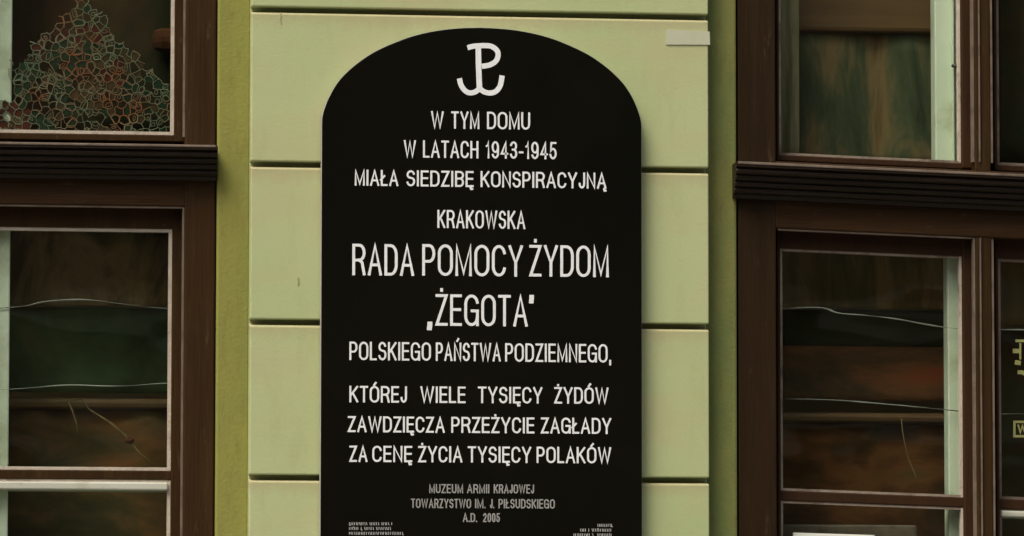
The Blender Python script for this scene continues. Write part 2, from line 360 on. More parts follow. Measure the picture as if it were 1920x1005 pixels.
def sash(parent, x0, x1, z0, z1, st, rt, rb, shear=None, mname='paint', bars=(), barh=0.016, bead=0.006, bead_top=True, bead_mat='bead', lmat=None, ytop=0.0):
    """one glazed sash: outer rectangle, stile width st, top and bottom rail heights; bars = [(z_top, z_bottom)] glazing bars"""
    f = MB(); f.box(x0, x0 + st, z0, z1, SASH_Y, 0.115); f.box(x1 - st, x1, z0, z1, SASH_Y, 0.115)
    f.box(x0 + st - 0.001, x1 - st + 0.001, z0, z0 + rb, SASH_Y + 0.001, 0.114); f.box(x0 + st - 0.001, x1 - st + 0.001, z1 - rt, z1, SASH_Y + 0.001 + ytop, 0.114)
    for a, b in bars: f.box(x0 + st - 0.001, x1 - st + 0.001, b, a, SASH_Y + 0.002, 0.113)
    so = f.build("sash", M[mname], parent, bevel=0.002, shear=shear)
    edges = [z1 - rt] + [v for ab in bars for v in ab] + [z0 + rb]
    for i in range(0, len(edges), 2):
        a, b = edges[i], edges[i + 1]
        g = MB(); g.box(x0 + st - 0.002, x1 - st + 0.002, b - 0.002, a + 0.002, GLASS_Y + 0.004, GLASS_Y + 0.007)
        g.build("glass_pane", M['glass'], so, shear=shear)
        q = MB(); xa, xb = x0 + st, x1 - st
        yb0, yb1 = SASH_Y + 0.004, GLASS_Y + 0.0035
        q.prism_y([(xa, b), (xa + bead, b + bead), (xa + bead, a - bead), (xa, a)], yb0, yb1)
        q.prism_y([(xb, a), (xb - bead, a - bead), (xb - bead, b + bead), (xb, b)], yb0, yb1)
        q.prism_y([(xb, b), (xb - bead, b + bead), (xa + bead, b + bead), (xa, b)], yb0 + 0.0003, yb1)
        q.prism_y([(xa, a), (xa + bead, a - bead), (xb - bead, a - bead), (xb, a)], yb0 + 0.0003, yb1)
        q.build("glazing_bead", M[bead_mat], so, shear=shear)
    return so

S = SASH_Y
# upper right-hand pane of the left window (lace)
sx1 = X(345, S) - 0.001; sx0 = X(-52, S) + 0.001
st = sx1 - X(324.5, S)
sash(lw, sx0, sx1, Z(264, S, 200), WT - 0.062, st, 0.02, Z(251, S, 200) - Z(264, S, 200))
# lower
ztop = Z(386, S, 200); bar = (Z(881.5, S, 200), Z(899, S, 200))
sash(lw, sx0, sx1, WB + 0.062, ztop, X(345, S) - 0.001 - X(322.5, S), Z(386, S, 200) - Z(427.5, S, 200), 0.03, bars=[bar])
# the neighbour sashes beyond the mullion, outside the picture
nx0, nx1 = LX0 + 0.066, mxa - 0.001
sash(lw, nx0, nx1, Z(264, S, 200), WT - 0.062, st, 0.02, 0.013)
sash(lw, nx0, nx1, WB + 0.062, ztop, st, 0.041, 0.03, bars=[bar])
# inner casement: cream stile at the meeting edge, cream rail behind the lower bar
def inner(parent, rects, shear=None, name="inner_casement"):
    f = MB()
    for i, (x0, x1, z0, z1, *yf) in enumerate(rects): f.box(x0, x1, z0, z1, yf[0] if yf else INNER_Y + 0.0007 * i, INNER_Y + 0.04 - 0.0007 * i)
    return f.build(name, M['cream'], parent, bevel=0.003, shear=shear)
I = INNER_Y
ix = X(18.5, I)
inner(lw, [(X(-60, I), ix, WB + 0.05, WT - 0.05, 0.1005), (ix - 0.001, X(330, I), Z(921, I, 200), Z(901, I, 200), 0.0985),
           (LX0 + 0.07, X(-57, I), Z(921, I, 200), Z(901, I, 200), 0.0985), (LX0 + 0.06, LX0 + 0.11, WB + 0.05, WT - 0.05)])

MB().box(X(-30, S), X(317.5, S), Z(919, S, 200), Z(904, S, 200), SASH_Y - 0.004, GLASS_Y + 0.0035).build("weather_strip", M['strip'], lw, bevel=0.003)

# ---- right window (its rails sag to the right)
KS = 0.031; XR = X(1460, CAS_Y); SH = (KS, XR)
rw = thing("wooden_window", (rb1 * 0.5 + RX1 * 0.5, 0.1, BOTZ), "dark brown wooden window right of the black plaque, sloping rails and gold lettering", "window", "wooden windows beside the plaque")
def ZR(py, y=CAS_Y): return Z(py, y, 1460)
rx0, rx1 = X(1384, CAS_Y), X(1455.5, CAS_Y)
hw = [0.0]
zr0, zr1 = ZR(428), ZR(302)
mx0, mx1 = X(1829.5, CAS_Y), X(1860, CAS_Y)
re0, re1 = RX1 - 0.064, RX1 - 0.006
fm = MB()
fm.box(rx0, rx1, WB, WT, CAS_Y, 0.26); fm.box(re0, re1, WB, WT, CAS_Y, 0.26)
fm.build("casing", M['paint_deep'], rw, bevel=0.003)
fm = MB()
fm.box(rx1 - 0.002, re0 + 0.002, zr0, zr1, CAS_Y + 0.001, 0.24)
fm.box(rx1 - 0.002, re0 + 0.002, WT - 0.05, WT + 0.012, CAS_Y + 0.001, 0.24)
fm.box(rx1 - 0.002, re0 + 0.002, WB + 0.01, WB + 0.08, CAS_Y + 0.001, 0.24)
fm.build("rail", M['paint_h'], rw, bevel=0.003, shear=SH)
fm = MB(); fm.box(mx0, mx1, WB + 0.06, zr0 + 0.002, CAS_Y + 0.003, 0.16); fm.box(mx0, mx1, zr1 - 0.002, WT - 0.05, CAS_Y + 0.003, 0.16)
fm.build("mullion", M['paint'], rw, bevel=0.003, shear=SH)
em = MB()
for za, zb in ((zr1 + 0.016, WT - 0.055), (WB + 0.085, zr0 - 0.001)):
    em.box(mx0 - 0.0040, mx0 - 0.0003, za, zb, CAS_Y + 0.004, CAS_Y + 0.02)
    em.box(mx1 + 0.0003, mx1 + 0.0045, za, zb, CAS_Y + 0.005, CAS_Y + 0.02)
    em.box(mx0 + 0.008, mx0 + 0.0105, za, zb, CAS_Y - 0.001, CAS_Y + 0.01)
em.box(rx1 + 0.004, mx0 - 0.005, zr0 - 0.0030, zr0 - 0.0003, CAS_Y + 0.004, CAS_Y + 0.02)
em.build("edge_moulding", M['edge'], rw, shear=SH)
cx0 = X(1381.5, COR_Y, 340)
MB().prism_x(cornice_profile(Z(307, COR_Y, 1460), Z(374, COR_Y + 0.03, 1460), CAS_Y), cx0, RX1 + 0.003, (5, 11, 17, 23)).build("cornice", [M['paint_dark'], M['arris']], rw, shear=SH)
MB().box(cx0 + 0.003, RX1, Z(311, COR_Y, 1460), Z(306, COR_Y, 1460), COR_Y - 0.0015, COR_Y + 0.06).build("cornice_cap", M['edge'], rw, bevel=0.001, shear=SH)
zu0, zu1 = ZR(301, S), WT - 0.03
# upper
a0, a1 = X(1456, S) + 0.001, X(1829, S) - 0.004
sash(rw, a0, a1, zu0, zu1, X(1462, S) - a0, 0.02, ZR(289.5, S) - zu0, shear=SH, mname='paint_red', bead=0.0045, bead_mat='bead_worn')
b0, b1 = X(1861, S) + 0.005, re0 - 0.001
sash(rw, b0, b1, zu0, zu1, 0.006, 0.02, 0.012, shear=SH, mname='paint_red', bead=0.005, bead_mat='edge')
zl1 = ZR(429.5, S); rbar = (ZR(919, S), ZR(938, S))
sash(rw, a0, a1, WB + 0.085, zl1, X(1463, S) - a0, zl1 - ZR(465, S), 0.03, shear=SH, mname='paint_red', bars=[rbar], bead=0.0045, bead_mat='bead_worn')
sash(rw, b0, b1, WB + 0.085, zl1, 0.006, zl1 - ZR(466, S), 0.03, shear=SH, mname='paint_red', bars=[rbar], bead=0.005, bead_mat='edge')
# wider closing stile between pane and mullion, red-brown
fm = MB(); sxa, sxb = X(1804, S), X(1829, S) - 0.0045
fm.box(sxa, sxb, zu0 + 0.001, zu1 - 0.001, SASH_Y - 0.003, 0.118); fm.box(sxa, sxb, WB + 0.087, zl1 - 0.001, SASH_Y - 0.003, 0.118)
so = fm.build("closing_stile", M['paint_red'], rw, bevel=0.003, shear=SH)
em = MB(); em.box(sxa - 0.0045, sxa - 0.0003, ZR(288, S), zu1 - 0.002, SASH_Y + 0.004, SASH_Y + 0.02); em.box(sxa - 0.0045, sxa - 0.0003, rbar[0], zl1 - 0.034, SASH_Y + 0.004, SASH_Y + 0.02)
em.box(sxa - 0.0045, sxa - 0.0003, WB + 0.12, rbar[1], SASH_Y + 0.004, SASH_Y + 0.02)
em.build("glazing_bead", M['bead'], rw, shear=SH)
# inner casements, cream
zmid = ZR(375, I)
ic = inner(rw, [(X(1755, I), X(1812, I), zmid + 0.01, WT - 0.05)], SH)
MB().box(X(1785, I), X(1789.5, I), zmid + 0.012, WT - 0.052, I - 0.012, I - 0.0005).build("ridge", M['cream'], ic, bevel=0.0015, shear=SH)
hm = MB()
hx, hz = W(1790, 127, I)
hm.tube([(hx, I - 0.001, hz), (hx, I - 0.022, hz)], 0.0035, 8); hm.tube([(hx - 0.011, I - 0.022, hz + 0.001), (hx - 0.004, I - 0.024, hz), (hx + 0.004, I - 0.024, hz - 0.001)], [0.0025, 0.004, 0.004], 8)
hm.build("handle", M['iron'], ic)
inner(rw, [(X(1776, I), X(1812, I), WB + 0.08, zmid - 0.01)], SH)
inner(rw, [(X(1874, I), RX1 - 0.06, ZR(954, I), ZR(941, I), 0.0985)], SH)

MB().box(X(1874, S), b1 - 0.010, ZR(953, S), ZR(941, S), SASH_Y - 0.004, GLASS_Y + 0.0035).build("weather_strip", M['strip'], rw, bevel=0.003, shear=SH)

# ------------------------------------------------------------------ the rooms behind the glass
rm = MB()
zb_, zt_ = 0.3, TOPZ + 0.25
rm.box(LX0 - 1.0, RX1 + 1.0, zb_, zt_, 1.25, 1.30)
rm.box(LX0 - 1.05, LX0 - 1.0, zb_, zt_, 0.302, 1.25); rm.box(RX1 + 1.0, RX1 + 1.05, zb_, zt_, 0.302, 1.25)
rm.box(LX0 - 1.0, RX1 + 1.0, zt_, zt_ + 0.05, 0.302, 1.25); rm.box(LX0 - 1.0, RX1 + 1.0, zb_ - 0.05, zb_, 0.302, 1.25)
rm.box(-0.05, 0.05, zb_, zt_, 0.303, 1.249)
struct(rm.build("room_walls", M['room']))

def streaks(parent_label, pts, y, r=0.0016):  # thin tubes added to imitate bright lines reflected in the glass
    c = MB(); P = [Vector((W(px, py, y)[0], y, W(px, py, y)[1])) for px, py in pts]
    Q = []
    for i in range(len(P) - 1):
        p0, p1, p2, p3 = P[max(i - 1, 0)], P[i], P[i + 1], P[min(i + 2, len(P) - 1)]
        for k in range(6):
            t = k / 6
            Q.append(0.5 * ((2 * p1) + (p2 - p0) * t + (2 * p0 - 5 * p1 + 4 * p2 - p3) * t * t + (3 * p1 - p0 - 3 * p2 + p3) * t ** 3))
    Q.append(P[-1])
    rg = random.Random(len(P)); ph = rg.random() * 6
    c.tube(Q, [r * (0.75 + 0.35 * math.sin(k_ * 0.33 + ph) + 0.2 * math.sin(k_ * 0.9)) for k_ in range(len(Q))], 6)
    return tag(c.build("streak", M['streak']), parent_label, "streak", "pale cables imitating reflections in the lower panes")
CY = 0.108
streaks("upper pale cable imitating a reflection in the lower pane of the window left of the plaque", [(-40, 584), (0, 578), (45, 574), (90, 565), (160, 562), (230, 570), (300, 578), (335, 580)], 0.0975, 0.0015)
streaks("lower pale cable imitating a reflection in the lower pane of the window left of the plaque", [(-40, 731), (0, 731), (60, 727), (130, 722), (220, 724), (300, 719), (335, 718)], 0.0975, 0.0011)
streaks("upper pale cable imitating a reflection in the lower panes of the window right of the plaque", [(1450, 580), (1480, 578), (1540, 577), (1572, 587), (1620, 591), (1680, 598), (1740, 609), (1792, 616), (1840, 617), (1880, 618), (1940, 619), (2000, 622)], CY, 0.0015)
streaks("lower pale cable imitating a reflection in the lower panes of the window right of the plaque", [(1450, 748), (1480, 748), (1560, 750), (1640, 756), (1720, 763), (1790, 770), (1850, 776), (1940, 776), (2000, 780)], CY, 0.0013)

hc = MB()  # strand added to imitate a light streak in the glass
hc.tube([(W(px, py, 0.19)[0], 0.19, W(px, py, 0.19)[1]) for px, py in ((1690, 784), (1692, 806), (1696, 830), (1704, 862), (1716, 890), (1722, 915))], [0.0005, 0.0009, 0.0010, 0.0013, 0.0011, 0.0006], 6)
tag(hc.build("reflection_strand", M['straw']), "thin straw coloured cord imitating a reflection below the lower cable in the right window", "strand")

# left window, behind the glass; the curtains are added to imitate reflections
def wavy_cloth(name, x0, x1, z0, z1, y, m, label, cat, folds=6, amp=0.018, top_fray=0.0):  # added cloth; the pane's reflection tones are put into its colour
    c = MB(); n = folds * 10; rows = 8
    rng = random.Random(name + str(x0)); ph = [rng.random() * 6 for _ in range(3)]
    g = []
    for j in range(rows + 1):
        v = j / rows; row = []
        for i in range(n + 1):
            u = i / n
            yy = y + amp * (math.sin(u * folds * 6.28 + ph[0] + 0.4 * math.sin(v * 3 + ph[1])) + 0.4 * math.sin(u * folds * 11 + ph[2]))
            row.append(c.bm.verts.new((x0 + (x1 - x0) * u, yy, z0 + (z1 - z0) * v - (top_fray * math.sin(u * 9) if j == 0 else 0))))
        g.append(row)
    for j in range(rows):
        for i in range(n):
            c.bm.faces.new((g[j][i], g[j][i + 1], g[j + 1][i + 1], g[j + 1][i])).smooth = True
    o = c.build(name, m); sd = o.modifiers.new("solidify", 'SOLIDIFY'); sd.thickness = 0.003
    return tag(o, label, cat, "cloths imitating reflections in the window panes")
def board(name, px0, px1, py0, py1, y0, y1, m, label, cat, bevel=0.003):
    x0, z1 = W(px0, py0, y0); x1, z0 = W(px1, py1, y0)
    return tag(MB().box(x0, x1, z0, z1, y0, y1).build(name, m, bevel=bevel), label, cat, "shelf strips imitating reflections in the window panes" if name == "reflection_strip" else None)
def cl(name, px0, px1, py0, py1, y, m, label, cat, **k):
    x0, z1 = W(px0, py0, y); x1, z0 = W(px1, py1, y)
    return wavy_cloth(name, x0, x1, z0, z1, y, m, label, cat, **k)
cl("curtain", -60, 345, 425, 574, 0.24, mottle("tan_mottled_cloth", [(0.022, 0.03, 0.014), (0.08, 0.06, 0.026), (0.26, 0.17, 0.08), (0.07, 0.042, 0.02)], 4.8, (1.6, 1, 0.6)), "mottled tan and dark green cloth imitating reflections above the upper cable in the left window", "curtain", folds=2, amp=0.006)
cl("curtain", -60, 345, 574, 738, 0.25, mottle("green_mottled_cloth", [(0.020, 0.030, 0.014), (0.04, 0.07, 0.03), (0.085, 0.105, 0.045), (0.045, 0.035, 0.018)], 4.2, (0.8, 1, 0.9)), "mottled dark green cloth imitating reflections between the two cables in the left window", "curtain", folds=2, amp=0.006)
board("reflection_strip", -60, 345, 744, 766, 0.245, 0.5, M['backing'], "brown shelf strip imitating a reflection below both cables in the left window", "backing", bevel=0.008)  # strip added to imitate a ledge reflected in the pane
cl("curtain", -60, 345, 768, 1100, 0.27, mottle("brown_mottled_cloth", [(0.026, 0.032, 0.014), (0.07, 0.052, 0.02), (0.14, 0.075, 0.028), (0.24, 0.085, 0.026)], 5.0, (0.8, 1, 2.2)), "mottled brown cloth imitating reflections below the shelf board in the left window", "curtain", folds=2, amp=0.006)
cl("curtain", -60, 345, -120, 262, 0.27, mottle("dark_mottled_cloth", [(0.020, 0.020, 0.010), (0.045, 0.035, 0.018), (0.085, 0.05, 0.024), (0.14, 0.05, 0.02)], 3.6, (1.5, 1, 0.7)), "dark mottled cloth imitating reflections behind the lace triangle", "curtain", folds=2, amp=0.006)
board("clay_box", 286, 345, 50, 96, 0.22, 0.26, M['rust'], "rust red clay box beside the lace triangle in the upper left pane", "box", bevel=0.018)
# dried straw sprig
sp = MB(); y = 0.19
def pt(px, py, yy=y): a = W(px, py, yy); return (a[0], yy, a[1])
sp.tube([pt(128, 752), pt(136, 770), pt(143, 792), pt(146, 812)], [0.0008, 0.0018, 0.0020, 0.0008], 6)
sp.tube([pt(105, 754), pt(130, 750), pt(155, 748), pt(165, 765), pt(185, 785)], [0.0006, 0.0010, 0.0012, 0.0013, 0.0007], 6)
sp.tube([pt(165, 765), pt(205, 792), pt(234, 816), pt(262, 850), pt(290, 872)], [0.0006, 0.0030, 0.0032, 0.0012, 0.0008], 6)
sprig = sp.build("dried_sprig", M['straw'])
tag(sprig, "dried straw sprig with a red bead behind the lower left pane", "dried plant")
bm_ = MB(); bmesh.ops.create_icosphere(bm_.bm, subdivisions=2, radius=0.008, matrix=Matrix.Translation(pt(243, 826)) @ Matrix.Diagonal((1.2, 1, 0.8, 1)))
bm_.build("bead", M['rust'], sprig)

# right window, behind the glass; its curtains too are added for reflections
cl("curtain", 1462, 1800, 62, 320, 0.28, mottle("olive_mottled_cloth", [(0.03, 0.05, 0.026), (0.085, 0.10, 0.052), (0.24, 0.165, 0.075), (0.14, 0.075, 0.034)], 4.2, (3.0, 1, 0.7)), "mottled olive and dark green cloth imitating reflections in the upper pane of the right window", "curtain", folds=2, amp=0.006)
board("reflection_board", 1440, 1800, -60, 62, 0.255, 0.275, M['backing'], "brown board imitating a reflection across the top of the upper right pane", "board", bevel=0.008)  # added board for the brown band reflected at the pane's top
cl("curtain", 1462, 1498, -60, 320, 0.16, mottle("sage_cloth", [(0.09, 0.085, 0.042), (0.16, 0.15, 0.08), (0.27, 0.23, 0.13), (0.19, 0.20, 0.115)], 5, (6, 1, 0.5)), "narrow sage cloth imitating reflections at the left edge of the upper right pane", "curtain", folds=1, amp=0.003)
cl("curtain", 1450, 1800, 440, 580, 0.24, mottle("umber_mottled_cloth", [(0.05, 0.045, 0.018), (0.12, 0.078, 0.03), (0.24, 0.15, 0.06), (0.11, 0.06, 0.024)], 5, (3.2, 1, 0.5)), "umber brown cloth imitating reflections above the upper cable in the right window", "curtain", folds=2, amp=0.006)
cl("curtain", 1450, 1800, 580, 655, 0.26, mottle("black_green_cloth", [(0.010, 0.012, 0.007), (0.018, 0.022, 0.012), (0.03, 0.035, 0.018), (0.03, 0.025, 0.012)], 4.2, (0.8, 1, 1.6)), "nearly black cloth imitating reflections just under the upper cable in the right window", "curtain", folds=1, amp=0.004)
cl("curtain", 1450, 1800, 648, 752, 0.25, mottle("red_brown_cloth", [(0.05, 0.035, 0.018), (0.12, 0.058, 0.026), (0.21, 0.08, 0.032), (0.34, 0.06, 0.024)], 5.0, (0.9, 1, 2.6)), "reddish brown cloth imitating reflections above the lower cable in the right window", "curtain", folds=1, amp=0.004)
board("reflection_strip", 1440, 1800, 772, 792, 0.24, 0.5, M['backing'], "brown shelf strip imitating a reflection below the lower cable in the right window", "backing", bevel=0.008)  # added strip, the reflected ledge again on this side
cl("curtain", 1450, 1800, 794, 1100, 0.27, mottle("dark_red_cloth", [(0.018, 0.015, 0.008), (0.07, 0.032, 0.012), (0.15, 0.06, 0.02), (0.075, 0.058, 0.022)], 4.6, (0.8, 1, 2.6)), "dark red brown cloth imitating reflections at the bottom of the right window", "curtain", folds=2, amp=0.006)
cl("curtain", 1868, 2100, 470, 612, 0.20, M['ochre'], "golden ochre cloth imitating reflections in the pane above the gold ornament", "curtain", folds=4, amp=0.006)
cl("curtain", 1868, 2100, 620, 1100, 0.24, mottle("deep_umber_cloth", [(0.022, 0.022, 0.010), (0.05, 0.03, 0.014), (0.035, 0.045, 0.02), (0.07, 0.045, 0.02)], 4, (1, 1, 1)), "deep umber cloth imitating reflections behind the gold lettering", "curtain", folds=2, amp=0.006)
cl("curtain", 1868, 2100, -120, 320, 0.24, mottle("dusky_brown_cloth", [(0.03, 0.022, 0.010), (0.07, 0.04, 0.018), (0.035, 0.04, 0.018), (0.10, 0.05, 0.022)], 4, (1, 1, 1)), "dusky brown cloth imitating reflections in the uppermost pane at the photo's right edge", "curtain", folds=2, amp=0.006)
# white card at the bottom
x0, z1 = W(1488, 998.5, 0.085); x1, _ = W(1640, 998.5, 0.085)
cd = MB(); cd.prism_y([(x0, z1 - 0.16), (x1, z1 - 0.16), (x1, z1 - 0.004), (x0, z1)], 0.085, 0.0915)
tag(cd.build("notice_card", M['card']), "white card leaning on the lowest pane of the right window", "card")
x0, z1 = W(1468, 983, 0.20); x1, z0 = W(1720, 1060, 0.20)
cd = MB(); cd.box(x0, x1, z0, z1, 0.20, 0.235)
tag(cd.build("wooden_tray", M['edge'], bevel=0.004), "grey wooden tray rim standing behind the white card", "tray")

# gold ornament and lettering on the second right pane (pane front at GLASS_Y + 0.004)
GY = GLASS_Y + 0.0095
def ribbon(mb, pts, w, y0, y1, closed=False, cap=0.0):
    """flat stroke of width w along (x, z) points, front at y0, back at y1"""
    P = [Vector((p[0], p[1])) for p in pts]
    Q = [P[0]]
    for p in P[1:]:
        if (p - Q[-1]).length > 1e-6: Q.append(p)
    if closed and (Q[0] - Q[-1]).length < 1e-6: Q.pop()
    P = Q; n = len(P)
    if n < 2: return
    if cap and not closed:
        P[0] = P[0] + (P[0] - P[1]).normalized() * cap; P[-1] = P[-1] + (P[-1] - P[-2]).normalized() * cap
    L_, R_ = [], []
    for i in range(n):
        if closed: a, b = P[i - 1], P[(i + 1) % n]
        else: a, b = P[max(i - 1, 0)], P[min(i + 1, n - 1)]
        d0 = (P[i] - a).normalized() if (P[i] - a).length > 1e-9 else (b - P[i]).normalized()
        d1 = (b - P[i]).normalized() if (b - P[i]).length > 1e-9 else d0
        t = d0 + d1
        if t.length < 1e-3: t = d1
        t.normalize(); nn = Vector((-t.y, t.x)); c = max(0.45, nn.dot(Vector((-d1.y, d1.x))))
        L_.append(P[i] + nn * (w / 2 / c)); R_.append(P[i] - nn * (w / 2 / c))
    vf = [[mb.bm.verts.new((v.x, yy, v.y)) for v in side] for side in (L_, R_) for yy in (y0, y1)]
    lf, lbk, rf, rbk = vf
    rng = range(n) if closed else range(n - 1)
    for i in rng:
        j = (i + 1) % n
        for q in ((lf[i], lf[j], rf[j], rf[i]), (lbk[j], lbk[i], rbk[i], rbk[j]), (lf[j], lf[i], lbk[i], lbk[j]), (rf[i], rf[j], rbk[j], rbk[i])):
            try: mb.bm.faces.new(q).material_index = mb.mi
            except ValueError: pass
    if not closed:
        mb.bm.faces.new((lf[0], rf[0], rbk[0], lbk[0])); mb.bm.faces.new((lf[-1], lbk[-1], rbk[-1], rf[-1]))
sg = thing("window_sign", (X(1930, GY), GY, W(1930, 830, GY)[1]), "gold leaf ornament and framed gold letters on the glass at the photo's right edge", "sign")
g = MB()
def gp(*a): return [W(px, py, GY) for px, py in a]
k = 0
for seg, w_ in ((((1904, 639), (1926, 639)), .005), (((1913, 643), (1913, 674)), .0038), (((1899, 658), (1911, 658)), .0085), (((1903, 679), (1914, 681)), .0085),
                (((1908, 698), (1916, 698), (1926, 703)), .0075), (((1922, 690), (1932, 696)), .006), (((1930, 640), (1942, 655), (1944, 676), (1934, 690)), .006)):
    ribbon(g, gp(*seg), w_, GY - 0.0005 - k * 2e-5, GY + 0.0004); k += 1
g.build("ornament", M['gold'], sg)
g = MB()
ribbon(g, gp((1902, 791), (2010, 791), (2010, 818), (1902, 818)), 0.0045, GY - 0.0005, GY + 0.0004, closed=True)
ribbon(g, gp((1909, 796), (1913, 811), (1917, 798), (1921, 811), (1925, 796)), 0.0034, GY - 0.0006, GY + 0.0004)
g.build("lettering", M['gold'], sg)

# ------------------------------------------------------------------ lace triangle
rng = random.Random(11)
LY = 0.0970
sil = [(-30, 250), (-30, 190), (0, 184), (18, 192), (24, 130), (48, 112), (66, 84), (84, 62), (108, 52), (112, 36), (134, 26), (140, 8), (160, 2), (172, 20), (196, 38), (200, 58), (222, 78),
       (236, 100), (262, 104), (274, 132), (292, 142), (304, 158), (322, 172), (326, 250)]
def inside(px, py):
    c = False
    for i in range(len(sil)):
        (x1, y1), (x2, y2) = sil[i], sil[i - 1]
        if (y1 > py) != (y2 > py) and px < (x2 - x1) * (py - y1) / (y2 - y1) + x1: c = not c
    return c
pts = []
sp_ = 14.5
for j in range(-4, 22):
    for i in range(-6, 27):
        pts.append(Vector((i * sp_ + (j % 2) * sp_ / 2 + rng.uniform(-6.2, 6.2), j * sp_ * 0.87 - 4 + rng.uniform(-6.0, 6.0))))
res = geometry.delaunay_2d_cdt(pts, [], [], 0, 1e-6)
dv, df = res[0], res[2]
cent = []
inc = {}
for fi, f in enumerate(df):
    a, b, c = (dv[q] for q in f)
    d = 2 * (a.x * (b.y - c.y) + b.x * (c.y - a.y) + c.x * (a.y - b.y))
    ux = (a.length_squared * (b.y - c.y) + b.length_squared * (c.y - a.y) + c.length_squared * (a.y - b.y)) / d
    uy = (a.length_squared * (c.x - b.x) + b.length_squared * (a.x - c.x) + c.length_squared * (b.x - a.x)) / d
    cent.append(Vector((ux, uy)))
    for q in f: inc.setdefault(q, []).append(fi)
lace = thing("lace_ornament", (X(150, LY), LY, W(150, 250, LY)[1]), "triangular openwork lace ornament with green and red leaves in the upper left pane", "ornament")
th = MB(); fl = MB()
done = set(); cnt = 0
spots = [(165, 62, 2), (195, 62, 2), (105, 65, 2), (212, 135, 2), (214, 150, 2), (20, 200, 2), (35, 222, 2), (8, 225, 2), (70, 100, 2), (110, 120, 1), (90, 120, 1), (60, 138, 1), (285, 165, 1), (150, 110, 1), (45, 175, 1),
         (110, 165, 1), (250, 175, 1), (80, 222, 1), (165, 85, 1), (145, 215, 1), (250, 115, 3), (260, 130, 3), (170, 165, 3), (160, 185, 3), (200, 170, 3), (165, 195, 3)]
for q, fs in inc.items():
    p = dv[q]
    if not inside(p.x, p.y) or len(fs) < 4: continue
    ctr = sum((cent[f] for f in fs), Vector((0, 0))) / len(fs)
    fs = sorted(fs, key=lambda f: math.atan2(cent[f].y - ctr.y, cent[f].x - ctr.x))
    poly = [cent[f] for f in fs]
    if max((v - ctr).length for v in poly) > 30: continue
    # fill
    near = min(spots, key=lambda s_: (s_[0] - p.x) ** 2 + (s_[1] - p.y) ** 2)
    dist = math.hypot(near[0] - p.x, near[1] - p.y)
    kind = near[2] if dist < 24 and rng.random() < 0.75 else rng.choice([0, 0, 0, 0, 1, 3])
    if dist < 12: kind = near[2]
    inn = [ctr + (v - ctr) * rng.uniform(0.80, 0.98) for v in poly]
    fl.mi = {1: 0, 2: 1, 3: 2, 0: 3}[kind]
    if kind and rng.random() < 0.72: fl.prism_y([W(v.x, v.y, LY + 0.001) for v in reversed(inn)], LY + 0.001 + cnt * 2e-6, LY + 0.0022); cnt += 1
    n = len(poly)
    def petal(scale, ang, squash, off, w_):
        ca, sa = math.cos(ang), math.sin(ang); L_ = []
        for v in poly:
            d = (v - ctr) * scale
            e_ = Vector((d.x * ca + d.y * sa, -d.x * sa + d.y * ca)); e_.y *= squash
            L_.append(ctr + off + Vector((e_.x * ca - e_.y * sa, e_.x * sa + e_.y * ca)))
        sm_ = []
        for k_ in range(n):
            p0, p1, p2, p3 = (L_[(k_ + q_) % n] for q_ in (-1, 0, 1, 2))
            for t in (0, 0.34, 0.67):
                sm_.append(0.5 * ((2 * p1) + (p2 - p0) * t + (2 * p0 - 5 * p1 + 4 * p2 - p3) * t * t + (3 * p1 - p0 - 3 * p2 + p3) * t ** 3))
        ribbon(th, [W(v.x, v.y, LY) for v in sm_], w_, LY - 0.0003 - rng.random() * 0.0005, LY + 0.0009, closed=True)
    if rng.random() < 0.30: petal(rng.uniform(0.7, 1.0), rng.uniform(0, 3.1), rng.uniform(0.6, 1.0), Vector((rng.uniform(-2, 2), rng.uniform(-2, 2))), rng.uniform(0.0008, 0.0012))
    if rng.random() < 0.25: petal(rng.uniform(0.4, 0.7), rng.uniform(0, 3.1), rng.uniform(0.5, 0.9), Vector((rng.uniform(-2, 2), rng.uniform(-2, 2))), 0.0008)
    for i in range(n):
        e = tuple(sorted((fs[i], fs[(i + 1) % n])))
        if e in done: continue
        done.add(e)
        a, b = poly[i], poly[(i + 1) % n]
        if (a - b).length < 0.8 or rng.random() > 0.88: continue
        ribbon(th, [W(a.x, a.y, LY), W((a.x + b.x) / 2 + rng.uniform(-2, 2), (a.y + b.y) / 2 + rng.uniform(-2, 2), LY), W(b.x, b.y, LY)], rng.uniform(0.0006, 0.0012), LY - 0.0004 - (len(done) % 60) * 1e-5, LY + 0.0009, cap=0.0005)
# loose tips at the outline
for (px, py, qx, qy) in ((160, 12, 166, -6), (146, 14, 140, -2), (178, 28, 192, 22), (120, 34, 110, 30), (222, 84, 232, 78), (276, 138, 286, 128), (24, 122, 18, 112), (66, 82, 56, 78)):
    ribbon(th, [W(px, py, LY), W((px + qx) / 2 + 3, (py + qy) / 2, LY), W(qx, qy, LY)], 0.0016, LY - 0.0006, LY + 0.0009)
th.build("lace_thread", M['thread'], lace)
fl.build("leaf_fill", [M['leaf_green'], M['leaf_red'], M['leaf_ochre'], M['leaf_dark']], lace)

# ------------------------------------------------------------------ paper strip on the wall
ps = MB(); x0, z1 = W(1249, 55.5, -0.001); x1, z0 = W(1330.5, 84, -0.001)
ps.prism_y([(x0, z0 - 0.001), (x1 + 0.001, z0), (x1, z1 - 0.002), (x0 + 0.0005, z1)], -0.0018, -0.0002)
tag(ps.build("paper_strip", M['paper']), "blank whitish paper strip stuck on the wall at upper right of the plaque", "paper strip")

